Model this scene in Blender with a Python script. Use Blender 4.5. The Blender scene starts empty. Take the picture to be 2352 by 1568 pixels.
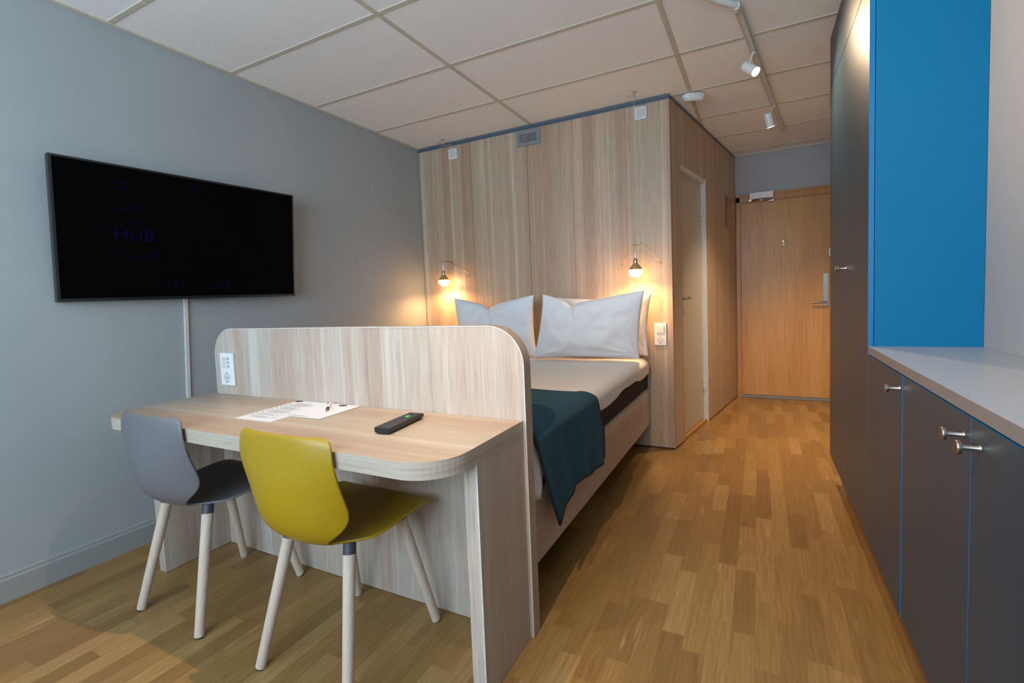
import bpy, bmesh, math, random
from mathutils import Vector, Matrix, noise
R = math.radians
random.seed(4)
col = bpy.context.scene.collection
scn = bpy.context.scene

# ---------------------------------------------------------------- materials
def lin(c):
    return tuple(((v/255)/12.92 if v/255 <= .04045 else ((v/255+.055)/1.055)**2.4) for v in c) + (1,)

class NT:
    """tiny node helper"""
    def __init__(self, name):
        self.m = bpy.data.materials.new(name); self.m.use_nodes = True
        self.t = self.m.node_tree; self.n = self.t.nodes; self.l = self.t.links
        self.b = self.n['Principled BSDF']
    def add(self, typ, **kw):
        nd = self.n.new(typ)
        for k, v in kw.items(): setattr(nd, k, v)
        return nd
    def link(self, a, b): self.l.new(a, b)
    def val(self, sock, v):
        if hasattr(v, 'is_output') or isinstance(v, bpy.types.NodeSocket): self.link(v, sock)
        else: sock.default_value = v
    def math(self, op, a, b=0.0, c=None):
        nd = self.add('ShaderNodeMath', operation=op)
        self.val(nd.inputs[0], a); self.val(nd.inputs[1], b)
        if c is not None: self.val(nd.inputs[2], c)
        return nd.outputs[0]
    def comb(self, x, y, z):
        nd = self.add('ShaderNodeCombineXYZ')
        for s, v in zip(nd.inputs, (x, y, z)): self.val(s, v)
        return nd.outputs[0]
    def noise(self, vec, scale=1, detail=2, rough=.5, dist=0):
        nd = self.add('ShaderNodeTexNoise')
        self.link(vec, nd.inputs['Vector']); nd.inputs['Scale'].default_value = scale
        nd.inputs['Detail'].default_value = detail; nd.inputs['Roughness'].default_value = rough
        nd.inputs['Distortion'].default_value = dist
        return nd.outputs['Fac']
    def ramp(self, fac, stops, interp='LINEAR'):
        nd = self.add('ShaderNodeValToRGB'); cr = nd.color_ramp; cr.interpolation = interp
        while len(cr.elements) < len(stops): cr.elements.new(.5)
        for e, (p, c) in zip(cr.elements, stops):
            e.position = p; e.color = c if len(c) == 4 else lin(c)
        self.link(fac, nd.inputs[0]); return nd.outputs[0]
    def mix(self, fac, a, b, mode='MIX'):
        nd = self.add('ShaderNodeMix', data_type='RGBA', blend_type=mode)
        self.val(nd.inputs[0], fac); self.val(nd.inputs[6], a); self.val(nd.inputs[7], b)
        return nd.outputs[2]
    def xyz(self):
        tc = self.add('ShaderNodeTexCoord'); s = self.add('ShaderNodeSeparateXYZ')
        self.link(tc.outputs['Object'], s.inputs[0]); return s.outputs, tc.outputs['Object']
    def bump(self, h, strength=.2, dist=.002):
        nd = self.add('ShaderNodeBump'); nd.inputs['Strength'].default_value = strength
        nd.inputs['Distance'].default_value = dist
        self.link(h, nd.inputs['Height']); self.link(nd.outputs[0], self.b.inputs['Normal'])
    def set(self, color=None, rough=.5, metal=0, spec=None):
        if color is not None:
            if isinstance(color, bpy.types.NodeSocket): self.link(color, self.b.inputs['Base Color'])
            else: self.b.inputs['Base Color'].default_value = lin(color)
        self.val(self.b.inputs['Roughness'], rough); self.b.inputs['Metallic'].default_value = metal
        if spec is not None: self.b.inputs['Specular IOR Level'].default_value = spec
        return self

def plain(name, c, rough=.5, metal=0, nz=.03, spec=None, scale=40):
    """paint / plastic with a very slight procedural mottling"""
    t = NT(name); s, o = t.xyz()
    f = t.noise(o, scale, 2)
    d = tuple(max(0, v*(1-nz*2)) for v in c)
    t.set(t.ramp(f, [(.3, d), (.7, c)]), rough, metal, spec)
    return t.m

def laminate(name, grain='Z', light=(203, 194, 183), mid=(191, 178, 164), dark=(172, 156, 142), rough=.42):
    t = NT(name); s, o = t.xyz()
    if grain == 'Z': ac = t.math('ADD', s[0], t.math('MULTIPLY', s[1], 1.13)); al = s[2]
    elif grain == 'X': ac = t.math('ADD', s[1], t.math('MULTIPLY', s[2], 1.7)); al = s[0]
    elif grain == 'E': ac = s[2]; al = t.math('ADD', s[0], s[1])
    else: ac = t.math('ADD', s[2], t.math('MULTIPLY', s[0], .9)); al = s[1]
    wob = t.math('MULTIPLY', t.math('SUBTRACT', t.noise(t.comb(t.math('MULTIPLY', ac, 3), t.math('MULTIPLY', al, .8), 0), 1, 1), .5), .03)
    acw = t.math('ADD', ac, wob)
    n1 = t.noise(t.comb(t.math('MULTIPLY', acw, 13), t.math('MULTIPLY', al, .12), 3), 1, 2, .55)
    n2 = t.noise(t.comb(t.math('MULTIPLY', acw, 34), t.math('MULTIPLY', al, .25), 7), 1, 3, .6)
    n3 = t.noise(t.comb(t.math('MULTIPLY', ac, 420), t.math('MULTIPLY', al, 5), 1), 1, 2, .6)
    n4 = t.noise(t.comb(t.math('MULTIPLY', acw, 6), t.math('MULTIPLY', al, .1), 11), 1, 1, .5)
    v = t.math('ADD', t.math('MULTIPLY', n1, .62), t.math('MULTIPLY', n2, .38))
    c = t.ramp(v, [(.34, dark), (.43, mid), (.485, tuple(v*.97 for v in mid)), (.53, mid), (.6, light), (.68, tuple(v*1.03 for v in light))])
    pink = t.ramp(n4, [(.45, (255, 255, 255)), (.62, (244, 228, 220))])
    c = t.mix(.8, c, pink, 'MULTIPLY')
    fine = t.ramp(n3, [(.3, (214, 208, 202)), (.6, (255, 255, 255))])
    c = t.mix(.85, c, fine, 'MULTIPLY')
    t.set(c, rough, 0, .4)
    t.bump(n3, .12, .0006)
    return t.m

def floor_mat():
    t = NT('oak_parquet'); s, o = t.xyz()
    W = .0705
    sx = t.math('DIVIDE', t.math('ADD', s[0], .013), W); si = t.math('FLOOR', sx); fx = t.math('FRACT', sx)
    wn = t.add('ShaderNodeTexWhiteNoise', noise_dimensions='1D'); t.link(si, wn.inputs['W'])
    off = t.math('MULTIPLY', wn.outputs[0], 7.3)
    wn2 = t.add('ShaderNodeTexWhiteNoise', noise_dimensions='1D'); t.link(t.math('ADD', si, 71.3), wn2.inputs['W'])
    L = t.math('ADD', .34, t.math('MULTIPLY', wn2.outputs[0], .16))
    sy = t.math('ADD', t.math('DIVIDE', s[1], L), off); yi = t.math('FLOOR', sy); fy = t.math('FRACT', sy)
    wn3 = t.add('ShaderNodeTexWhiteNoise', noise_dimensions='2D'); t.link(t.comb(si, yi, 0), wn3.inputs['Vector'])
    sc = t.add('ShaderNodeSeparateColor'); t.link(wn3.outputs['Color'], sc.inputs[0])
    r1, r2, r3 = sc.outputs[0], sc.outputs[1], sc.outputs[2]
    base = t.ramp(r1, [(0, (132, 100, 56)), (.25, (143, 109, 62)), (.5, (149, 115, 66)), (.75, (155, 121, 71)), (1, (166, 132, 82))])
    vx = t.math('ADD', s[0], t.math('MULTIPLY', r2, 9)); vy = t.math('ADD', s[1], t.math('MULTIPLY', r3, 9))
    g1 = t.noise(t.comb(t.math('MULTIPLY', vx, 120), t.math('MULTIPLY', vy, 5), 0), 1, 3, .6, .4)
    fig = t.noise(t.comb(t.math('MULTIPLY', vx, 14), t.math('MULTIPLY', vy, 2.2), 5), 1, 1, .5, .5)
    rings = t.math('SINE', t.math('MULTIPLY', fig, 75))
    rings = t.math('MULTIPLY', t.math('ADD', rings, 1), .5)
    sel = t.ramp(r2, [(.45, (0, 0, 0, 1)), (.7, (1, 1, 1, 1))])
    c = t.mix(t.math('MULTIPLY', sel, .32), base, t.mix(rings, base, (.25, .125, .045, 1)))
    c = t.mix(.55, c, t.ramp(g1, [(.3, (200, 184, 166)), (.62, (255, 255, 255))]), 'MULTIPLY')
    pal = t.noise(t.comb(t.math('MULTIPLY', vx, 30), t.math('MULTIPLY', vy, 3), 9), 1, 2, .5)
    c = t.mix(t.ramp(pal, [(.66, (0, 0, 0, 1)), (.76, (.2, .2, .2, 1))]), c, lin((226, 190, 140)))
    # knots
    vo = t.add('ShaderNodeTexVoronoi'); vo.inputs['Scale'].default_value = 2.3; t.link(t.comb(s[0], t.math('MULTIPLY', s[1], .8), 0), vo.inputs['Vector'])
    kn = t.ramp(vo.outputs['Distance'], [(0.0, (1, 1, 1, 1)), (.035, (0, 0, 0, 1))])
    c = t.mix(t.math('MULTIPLY', kn, .55), c, lin((92, 60, 30)))
    # joints
    ex = t.math('MULTIPLY', t.math('MINIMUM', fx, t.math('SUBTRACT', 1, fx)), W)
    ey = t.math('MULTIPLY', t.math('MINIMUM', fy, t.math('SUBTRACT', 1, fy)), L)
    e = t.math('MINIMUM', ex, ey)
    j = t.ramp(t.math('MULTIPLY', e, 1000), [(0.3, (1, 1, 1, 1)), (.9, (0, 0, 0, 1))])
    c = t.mix(t.math('MULTIPLY', j, .30), c, lin((104, 70, 36)))
    rg = t.math('ADD', .30, t.math('MULTIPLY', g1, .14))
    t.set(c, rg, 0, .42)
    t.bump(t.math('SUBTRACT', g1, j), .1, .0006)
    return t.m

def veneer(name, a, b, ax=0, rough=.38, sc=70):
    t = NT(name); s, o = t.xyz()
    g = t.noise(t.comb(t.math('MULTIPLY', s[ax], sc), t.math('MULTIPLY', s[2], 2.2), 0), 1, 3, .6, .3)
    g2 = t.noise(t.comb(t.math('MULTIPLY', s[ax], 6), t.math('MULTIPLY', s[2], .5), 4), 1, 2)
    c = t.ramp(t.math('ADD', t.math('MULTIPLY', g, .6), t.math('MULTIPLY', g2, .4)), [(.35, a), (.65, b)])
    t.set(c, rough, 0, .4); t.bump(g, .08, .0005)
    return t.m

def pine():
    t = NT('knotty_pine'); s, o = t.xyz()
    g = t.noise(t.comb(t.math('MULTIPLY', s[0], 90), t.math('MULTIPLY', s[1], 90), t.math('MULTIPLY', s[2], 3)), 1, 2)
    c = t.ramp(g, [(.3, (162, 106, 52)), (.7, (190, 132, 72))])
    vo = t.add('ShaderNodeTexVoronoi'); vo.inputs['Scale'].default_value = 4
    t.link(t.comb(s[0], s[1], t.math('MULTIPLY', s[2], .8)), vo.inputs['Vector'])
    k = t.ramp(vo.outputs['Distance'], [(.03, (1, 1, 1, 1)), (.09, (0, 0, 0, 1))])
    t.set(t.mix(t.math('MULTIPLY', k, .8), c, lin((78, 38, 18))), .4); return t.m

def dark_front():
    """charcoal brushed satin door fronts"""
    t = NT('charcoal_satin'); s, o = t.xyz()
    g = t.noise(t.comb(t.math('MULTIPLY', s[1], 220), t.math('MULTIPLY', s[0], 220), t.math('MULTIPLY', s[2], 1.5)), 1, 2)
    t.set(t.ramp(g, [(.3, (36, 56, 70)), (.7, (43, 63, 77))]), .40, .0, .42)
    b = t.b
    b.inputs['Anisotropic'].default_value = .75
    tg = t.add('ShaderNodeTangent', direction_type='RADIAL', axis='Z'); t.link(tg.outputs[0], b.inputs['Tangent'])
    b.inputs['Anisotropic Rotation'].default_value = .25
    return t.m

def paint(name, c, rough=.55, bump=.06):
    t = NT(name); s, o = t.xyz()
    f = t.noise(o, 260, 2); f2 = t.noise(o, 2.2, 2)
    d = tuple(v*.975 for v in c)
    t.set(t.ramp(f2, [(.3, d), (.7, c)]), rough, 0, .35); t.bump(f, bump, .0008)
    return t.m

def ceiling_mat():
    t = NT('mineral_tile'); s, o = t.xyz()
    f = t.noise(o, 420, 3); f2 = t.noise(o, 60, 2)
    t.set(t.ramp(t.math('ADD', t.math('MULTIPLY', f, .7), t.math('MULTIPLY', f2, .3)), [(.35, (234, 231, 226)), (.6, (245, 243, 239))]), .9, 0, .1)
    t.bump(f, .25, .001); return t.m

def teal_weave():
    t = NT('teal_weave'); s, o = t.xyz()
    d1 = t.math('SINE', t.math('MULTIPLY', t.math('ADD', s[1], t.math('MULTIPLY', t.math('SUBTRACT', s[2], s[0]), .55)), 620))
    n = t.noise(t.comb(t.math('MULTIPLY', s[0], 90), t.math('MULTIPLY', s[1], 90), t.math('MULTIPLY', s[2], 90)), 3, 2)
    v = t.math('ADD', t.math('MULTIPLY', t.math('ADD', d1, 1), .28), t.math('MULTIPLY', n, .45))
    c = t.ramp(v, [(.2, (5, 26, 36)), (.5, (6, 62, 84)), (.85, (20, 104, 124))])
    t.set(c, .9, 0, .2); t.b.inputs['Sheen Weight'].default_value = .05
    t.bump(v, .8, .003); return t.m

def cotton(name, c=(232, 232, 234), stripes=False):
    t = NT(name); s, o = t.xyz()
    n = t.noise(o, 500, 2)
    t.set(t.ramp(n, [(.3, tuple(v*.985 for v in c)), (.7, c)]), .85, 0, .2)
    t.b.inputs['Sheen Weight'].default_value = .15
    if stripes:
        w = t.math('SINE', t.math('MULTIPLY', t.math('ADD', s[1], t.math('MULTIPLY', t.noise(o, 12, 1), .02)), 420))
        t.bump(w, .22, .0015)
    else: t.bump(n, .1, .0006)
    return t.m

def emis(name, c, strength):
    t = NT(name); t.set((10, 10, 10), .4)
    t.b.inputs['Emission Color'].default_value = c; t.b.inputs['Emission Strength'].default_value = strength
    return t.m

M = dict(
    lamZ=laminate('ash_laminate_upright'), lamX=laminate('ash_laminate_lengthwise', 'X', light=(192, 182, 170), mid=(180, 166, 150), dark=(160, 143, 128)), lamY=laminate('ash_laminate_rail', 'Y'),
    lamWallWarmLit=laminate('ash_laminate_wall_warm_lit', light=(203, 184, 162), mid=(188, 166, 142), dark=(166, 143, 120)),  # same laminate as the desk, with warm lamplight put into its colour
    edge=laminate('ash_edge_band', 'E', light=(198, 188, 172), mid=(186, 174, 158), dark=(168, 154, 138)),
    panel_edge=plain('panel_edge', (170, 152, 134), .45),
    white_edge=plain('pale_edge', (200, 199, 193), .5),
    floor=floor_mat(), wall=paint('grey_paint', (163, 168, 168)), wallfar=paint('lilac_grey_paint', (166, 164, 166)),
    wallr=paint('right_wall_paint', (176, 174, 174)),
    base=paint('grey_skirting', (150, 153, 150), .45, .02),
    tile=ceiling_mat(), grid=plain('ceiling_grid_beige', (206, 197, 178), .55), 
    steel_blue=plain('blue_grey_profile', (92, 106, 118), .4, .2),
    oak=veneer('oak_veneer_door', (176, 124, 66), (200, 150, 92)), pine=pine(),
    cream=plain('cream_door_paint', (186, 176, 160), .35), whitepaint=plain('white_joinery_paint', (214, 210, 204), .35),
    front=dark_front(), blue=plain('blue_satin', (0, 104, 150), .5, 0, .01, .2),
    blue_edge=plain('blue_edge_band', (0, 110, 168), .35),
    counter=plain('grey_worktop', (168, 175, 184), .33, 0, .02), counter_edge=plain('worktop_edge', (138, 128, 124), .5),
    black=plain('soft_black', (22, 20, 24), .8), gap=plain('dark_gap', (14, 14, 16), .8),
    chrome=plain('brushed_steel', (200, 196, 190), .22, 1), steel=plain('satin_steel', (176, 172, 166), .32, 1),
    plastic=plain('white_plastic', (226, 226, 222), .35, 0, .01), plastic2=plain('white_plastic_insert', (208, 208, 204), .4),
    hole=plain('socket_shadow_grey', (128, 128, 126), .6),
    grille=plain('grille_grey', (140, 143, 145), .45, .2), 
    tvb=plain('tv_black_frame', (26, 32, 34), .22, 0, .02), 
    chgrey=plain('grey_polypropylene', (104, 103, 106), .42, 0, .01), chyel=plain('mustard_polypropylene', (160, 129, 10), .4, 0, .01),
    ferrule=plain('ferrule_grey', (62, 62, 70), .5), leg=veneer('pale_beech', (188, 168, 150), (212, 194, 176), 0, .55, 260),
    paper=plain('white_paper', (206, 210, 218), .8, 0, .005), ink=plain('grey_ink', (150, 152, 160), .8), inkd=plain('dark_ink', (38, 38, 44), .7),
    rem=plain('remote_black', (22, 22, 24), .38), rembtn=plain('remote_button', (58, 58, 60), .5), remg=plain('remote_button_green', (70, 190, 60), .4),
    cotton=cotton('white_cotton'), duvet=cotton('white_seersucker', (228, 222, 218), True), teal=teal_weave(), bind=plain('black_binding', (12, 12, 16), .85),
    brass=plain('brass_wire', (214, 176, 120), .3, 1), cord=plain('clear_cord', (178, 172, 162), .4),
    pen=plain('pen_white', (220, 222, 224), .3), mirror=plain('acrylic_plate', (196, 184, 172), .06, .9),
    plinth=veneer('reddish_wood_plinth', (130, 72, 34), (156, 92, 46), 1), thr=veneer('oak_threshold', (150, 104, 52), (176, 128, 72), 1),
    glassgold=plain('smoked_gold_glass', (196, 164, 104), .16, .35),
)
def screen_mat():
    t = NT('tv_screen'); t.set((1, 1, 2), .55, 0, .05); return t.m
M['screen'] = screen_mat()
M['ghost'] = emis('screen_dim_violet', (.004, .001, .05, 1), .35); _b = M['ghost'].node_tree.nodes['Principled BSDF']; _b.inputs['Base Color'].default_value = (.0005, .0003, .004, 1); _b.inputs['Roughness'].default_value = .6; _b.inputs['Specular IOR Level'].default_value = .05
_m = NT('clear_acrylic'); _m.set((240, 236, 230), .04); _m.b.inputs['Transmission Weight'].default_value = .93; _m.b.inputs['IOR'].default_value = 1.3; M['mirror'] = _m.m
M['bulb'] = emis('warm_bulb', (1, .58, .24, 1), 45)
M['lens'] = emis('warm_spot_lens', (1, .72, .42, 1), 30)

# ---------------------------------------------------------------- mesh helpers
def box(bm, x0, x1, y0, y1, z0, z1, bev=0, seg=2):
    g = bmesh.ops.create_cube(bm, size=1)
    vs = g['verts']
    for v in vs:
        v.co = Vector(((x0+x1)/2+v.co.x*(x1-x0), (y0+y1)/2+v.co.y*(y1-y0), (z0+z1)/2+v.co.z*(z1-z0)))
    if bev > 0:
        es = list({e for v in vs for e in v.link_edges})
        bmesh.ops.bevel(bm, geom=es, offset=bev, segments=seg, affect='EDGES', profile=.6)
    return bm

def tube(bm, pts, r, n=12, cap=True):
    pts = [Vector(p) for p in pts]; rs = r if isinstance(r, (list, tuple)) else [r]*len(pts)
    rings = []; up = None
    for i, p in enumerate(pts):
        if i == 0: d = pts[1]-p
        elif i == len(pts)-1: d = p-pts[i-1]
        else: d = (pts[i+1]-p).normalized()+(p-pts[i-1]).normalized()
        d.normalize()
        if up is None: up = Vector((0, 0, 1)) if abs(d.z) < .9 else Vector((1, 0, 0))
        a = d.cross(up).normalized(); b = d.cross(a).normalized(); up = -b if (-b).dot(up) > 0 else b
        a = d.cross(up).normalized(); b = a.cross(d).normalized()
        rings.append([bm.verts.new(p+(a*math.cos(2*math.pi*k/n)+b*math.sin(2*math.pi*k/n))*rs[i]) for k in range(n)])
    for A, B in zip(rings, rings[1:]):
        for k in range(n): bm.faces.new((A[k], A[(k+1) % n], B[(k+1) % n], B[k]))
    if cap:
        bm.faces.new(list(reversed(rings[0]))); bm.faces.new(rings[-1])
    return bm

def lathe(bm, prof, origin, axis, n=28, cap=True):
    """prof: list of (along axis, radius)"""
    o = Vector(origin); d = Vector(axis).normalized()
    a = d.orthogonal().normalized(); b = d.cross(a)
    rings = []
    for h, r in prof:
        rings.append([bm.verts.new(o+d*h+(a*math.cos(2*math.pi*k/n)+b*math.sin(2*math.pi*k/n))*max(r, 1e-5)) for k in range(n)])
    for A, B in zip(rings, rings[1:]):
        for k in range(n): bm.faces.new((A[k], A[(k+1) % n], B[(k+1) % n], B[k]))
    if cap:
        bm.faces.new(list(reversed(rings[0]))); bm.faces.new(rings[-1])
    return bm

def prism(bm, pts, f, d):
    """pts 2D outline, f maps (a,b,t) -> xyz ; extruded t: 0..d"""
    A = [bm.verts.new(f(a, b, 0)) for a, b in pts]; B = [bm.verts.new(f(a, b, d)) for a, b in pts]
    bm.faces.new(A); bm.faces.new(list(reversed(B))); n = len(pts)
    for i in range(n): bm.faces.new((A[i], B[i], B[(i+1) % n], A[(i+1) % n]))
    return bm

def rrect(x0, x1, y0, y1, r, seg=10, which=(1, 1, 1, 1)):
    """rounded rectangle outline, corners bl, br, tr, tl"""
    out = []
    for i, (cx, cy, a0) in enumerate(((x0, y0, 180), (x1, y0, 270), (x1, y1, 0), (x0, y1, 90))):
        if not which[i]: out.append((cx, cy)); continue
        rr = r[i] if isinstance(r, (list, tuple)) else r
        ox = cx+rr if i in (0, 3) else cx-rr; oy = cy+rr if i in (0, 1) else cy-rr
        for k in range(seg+1):
            a = R(a0+90*k/seg); out.append((ox+rr*math.cos(a), oy+rr*math.sin(a)))
    return out

def obj(name, bm, mat, parent=None, smooth=False, bevel=0, recalc=True):
    if recalc: bmesh.ops.recalc_face_normals(bm, faces=bm.faces)
    me = bpy.data.meshes.new(name); bm.to_mesh(me); bm.free()
    if isinstance(mat, (list, tuple)):
        for m_ in mat: me.materials.append(m_)
    else: me.materials.append(mat)
    o = bpy.data.objects.new(name, me); col.objects.link(o)
    if smooth:
        for p in me.polygons: p.use_smooth = True
    if bevel:
        b = o.modifiers.new('bevel', 'BEVEL'); b.width = bevel; b.segments = 2; b.limit_method = 'ANGLE'; b.angle_limit = R(40)
    if parent:
        o.parent = parent
        # geometry is given in room coordinates: bring it into the parent's space
        w = parent; mat_ = Matrix()
        while w: mat_ = w.matrix_basis @ mat_; w = w.parent
        me.transform(mat_.inverted())
    return o
def smooth_angle(o, deg=35):
    me = o.data
    for p in me.polygons: p.use_smooth = True
    bm = bmesh.new(); bm.from_mesh(me)
    for e in bm.edges:
        e.smooth = (len(e.link_faces) == 2 and e.calc_face_angle(0) < R(deg))
    bm.to_mesh(me); bm.free(); return o
def tag(o, label, cat, group=None):
    o['label'] = label; o['category'] = cat
    if group: o['group'] = group
    return o
def thing(name, loc, label, cat, group=None, rz=0):
    o = bpy.data.objects.new(name, None); o.empty_display_size = .05; col.objects.link(o)
    o.location = loc; o.rotation_euler = (0, 0, rz)
    o.matrix_basis = Matrix.Translation(loc) @ Matrix.Rotation(rz, 4, 'Z')
    return tag(o, label, cat, group)
def struct(name, bm, mat, **k):
    o = obj(name, bm, mat, **k); o['kind'] = 'structure'; return o
def NB(): return bmesh.new()

# ---------------------------------------------------------------- room constants
H = 2.542; RX = 3.455; YF = 5.65; YN = -1.35
A2 = Vector((2.205, 3.60)); B2 = Vector((2.545, YF)); SD = (B2-A2).normalized(); SN = Vector((SD.y, -SD.x))
def side(d, off, z): p = A2+SD*d+SN*off; return Vector((p.x, p.y, z))
def sbox(bm, d0, d1, o0, o1, z0, z1):
    vs = [bm.verts.new(side(d, o, z)) for d in (d0, d1) for o in (o0, o1) for z in (z0, z1)]
    for f in ((0, 1, 3, 2), (4, 6, 7, 5), (0, 4, 5, 1), (2, 3, 7, 6), (0, 2, 6, 4), (1, 5, 7, 3)): bm.faces.new([vs[i] for i in f])
    return bm

# floor, ceiling
struct('floor', box(NB(), -.1, RX+.1, YN-.1, YF+.1, -.08, 0), M['floor'])
c = struct('ceiling', box(NB(), -.1, RX+.1, YN-.1, YF+.1, H+.004, H+.1), M['tile'])
g = NB()
GX = [-.06, 1.1397, 2.3397]; LY = [1.25+.5992*k for k in range(-4, 8)]
for y in LY: box(g, 0, RX, y-.011, y+.011, H, H+.006)
for x in GX[1:]: box(g, x-.012, x+.012, YN, YF, H-.0005, H+.006)
gb = obj('grid_bars', g, M['grid'], c)
g = NB(); box(g, 0, .02, YN, 3.6, H-.004, H+.006); box(g, 2.52, RX, YF-.02, YF, H-.004, H+.006)
obj('wall_angle', g, M['grid'], c)

# walls
struct('wall_left', box(NB(), -.1, 0, YN-.1, YF+.1, 0, H+.02), M['wall'])
struct('wall_right', box(NB(), RX, RX+.1, YN-.1, YF+.1, 0, H+.02), M['wallr'])
g = NB(); DX0, DX1, DZ = 2.565, 3.425, 2.075
box(g, 0, DX0, YF, YF+.12, 0, H+.02); box(g, DX1, RX, YF, YF+.12, 0, H+.02); box(g, DX0, DX1, YF, YF+.12, DZ, H+.02)
struct('wall_far', g, M['wallfar'])
# bathroom front wall behind the bed: two tall boards and a dark backing
g = NB(); box(g, .004, 1.091, 3.6, 3.618, .012, 2.514); box(g, 1.094, 2.2035, 3.6, 3.618, .012, 2.514)
wb = struct('wall_back', g, M['lamWallWarmLit'])
g = NB(); box(g, 0, 2.2, 3.619, 3.66, 0, 2.54); obj('wall_core', g, M['gap'], wb)
g = NB(); sbox(g, .0005, .235, -.034, 0, .012, 2.522); sbox(g, .235, .905, -.034, 0, 2.108, 2.522); sbox(g, .905, 2.075, -.034, 0, .012, 2.522)
ws = struct('wall_side', g, M['lamWallWarmLit'])
g = NB(); sbox(g, .03, .20, -.10, -.036, 0, 2.53); sbox(g, .93, 2.07, -.10, -.036, 0, 2.53); sbox(g, .2, .95, -.10, -.036, 2.12, 2.53)
obj('wall_core', g, M['gap'], ws)
# metal profile where boards meet the ceiling
g = NB(); box(g, 0, 2.205, 3.590, 3.60, 2.524, H-.002); box(g, 0, 2.207, 3.597, 3.60, 2.513, 2.524)
struct('trim_1', g, M['steel_blue'])
g = NB(); sbox(g, 0, 2.075, -.005, .004, 2.523, H-.002); struct('trim_2', g, M['steel_blue'])
# skirting on the left wall
g = NB(); prism(g, [(0, 0), (.014, 0), (.014, .09), (.010, .098), (.010, .108), (.006, .114), (0, .114)], lambda a, b, t: Vector((a, YN+t, b)), 3.59-YN)
struct('baseboard_left', g, M['base'])
# near wall with a wide window behind the camera
g = NB(); WX0, WX1, WZ0, WZ1 = .35, 3.0, .85, 2.3
box(g, 0, WX0, YN-.1, YN, 0, H+.02); box(g, WX1, RX, YN-.1, YN, 0, H+.02); box(g, WX0, WX1, YN-.1, YN, 0, WZ0); box(g, WX0, WX1, YN-.1, YN, WZ1, H+.02)
struct('wall_near', g, M['wallr'])
g = NB()
for x0, x1, z0, z1 in ((WX0, WX0+.05, WZ0, WZ1), (WX1-.05, WX1, WZ0, WZ1), (WX0, WX1, WZ0, WZ0+.05), (WX0, WX1, WZ1-.05, WZ1), (1.65, 1.70, WZ0, WZ1)):
    box(g, x0, x1, YN-.08, YN-.02, z0, z1)
struct('window_1', g, M['whitepaint'])

# ---------------------------------------------------------------- entrance door
d1 = struct('door_1', box(NB(), DX0+.028, DX1-.02, YF+.012, YF+.052, .03, DZ-.022), M['oak'])
g = NB()
box(g, DX0-.018, DX0+.022, YF-.018, YF+.06, .0, DZ+.06); box(g, DX0-.018, DX1+.02, YF-.018, YF+.06, DZ-.016, DZ+.06)
box(g, DX0+.004, DX0+.03, YF-.004, YF+.06, .0, DZ-.01); box(g, DX0+.02, DX1+.02, YF-.004, YF+.06, DZ-.024, DZ-.01)
box(g, DX1-.014, DX1+.02, YF-.018, YF+.06, 0, DZ+.06)
box(g, DX0-.018, DX1+.02, YF-.026, YF-.018, DZ+.035, DZ+.06)
fr = obj('door_frame', g, M['pine'], d1, bevel=.003)
obj('threshold', box(NB(), DX0, DX1, YF-.01, YF+.07, 0, .024), M['hole'], d1, bevel=.004)
# lever and plate
g = NB(); prism(g, rrect(3.323, 3.371, .958, 1.285, .018), lambda a, b, t: Vector((a, YF+.012-t, b)), .012)
h = obj('lock_plate', g, M['steel'], d1, bevel=.002)
g = NB(); lathe(g, [(0, .011), (.045, .010)], (3.347, YF, 1.0), (0, -1, 0), 16)
tube(g, [(3.352, YF-.045, 1.0), (3.32, YF-.047, 1.0), (3.225, YF-.045, .998)], [.0105, .0105, .0095], 14)
h2 = smooth_angle(obj('handle', g, M['steel'], d1))
g = NB(); lathe(g, [(0, .013), (.006, .013), (.008, .008)], (2.981, YF+.012, 1.628), (0, -1, 0), 18); lathe(g, [(0, .007), (.004, .006)], (2.985, YF+.012, 1.598), (0, -1, 0), 12)
obj('peephole', g, M['chrome'], d1)
g = NB(); box(g, 3.375, 3.40, YF-.02, YF+.012, 1.44, 1.53, .004); box(g, 3.368, 3.385, YF-.03, YF-.01, 1.465, 1.50, .003)
obj('security_latch', g, M['chrome'], d1)
# closer: white body above, steel arm
g = NB(); box(g, 2.68, 2.895, YF-.065, YF-.026, 2.075, 2.138, .004)
obj('door_closer', g, M['plastic'], d1)
g = NB(); tube(g, [(2.70, YF-.045, 2.062), (2.79, YF-.09, 2.066), (2.885, YF-.04, 2.05)], .007, 8)
box(g, 2.668, 2.70, YF-.06, YF-.02, 2.052, 2.076, .003); box(g, 2.765, 2.80, YF-.085, YF-.06, 2.05, 2.075, .004); box(g, 2.85, 2.905, YF-.05, YF-.01, 2.036, 2.056, .003)
obj('closer_arm', g, M['steel'], d1)

# ---------------------------------------------------------------- bathroom door
d2 = struct('door_2', sbox(NB(), .24, .893, -.072, -.034, .03, 2.07), M['cream'])
g = NB(); sbox(g, .893, .912, -.08, .004, .0, 2.108); sbox(g, .2355, .93, -.08, .0, 2.072, 2.106); sbox(g, .2352, .2395, -.08, -.03, .0, 2.10)
obj('door_frame', g, M['whitepaint'], d2)
g = NB(); sbox(g, .24, .893, -.09, -.004, .0, .026); obj('threshold', g, M['thr'], d2)
for z in (1.80, .30):
    g = NB(); sbox(g, .868, .893, -.032, -.022, z, z+.075)
    tube(g, [side(.884, -.020, z-.005), side(.884, -.020, z+.08)], .007, 12)
    obj('hinge', g, M['whitepaint'], d2)
g = NB(); sbox(g, .243, .262, -.0335, -.026, .99, 1.13)
lathe(g, [(0, .024), (.006, .024), (.008, .02)], side(.285, -.034, 1.103), (SN.x, SN.y, 0), 20)
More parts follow.
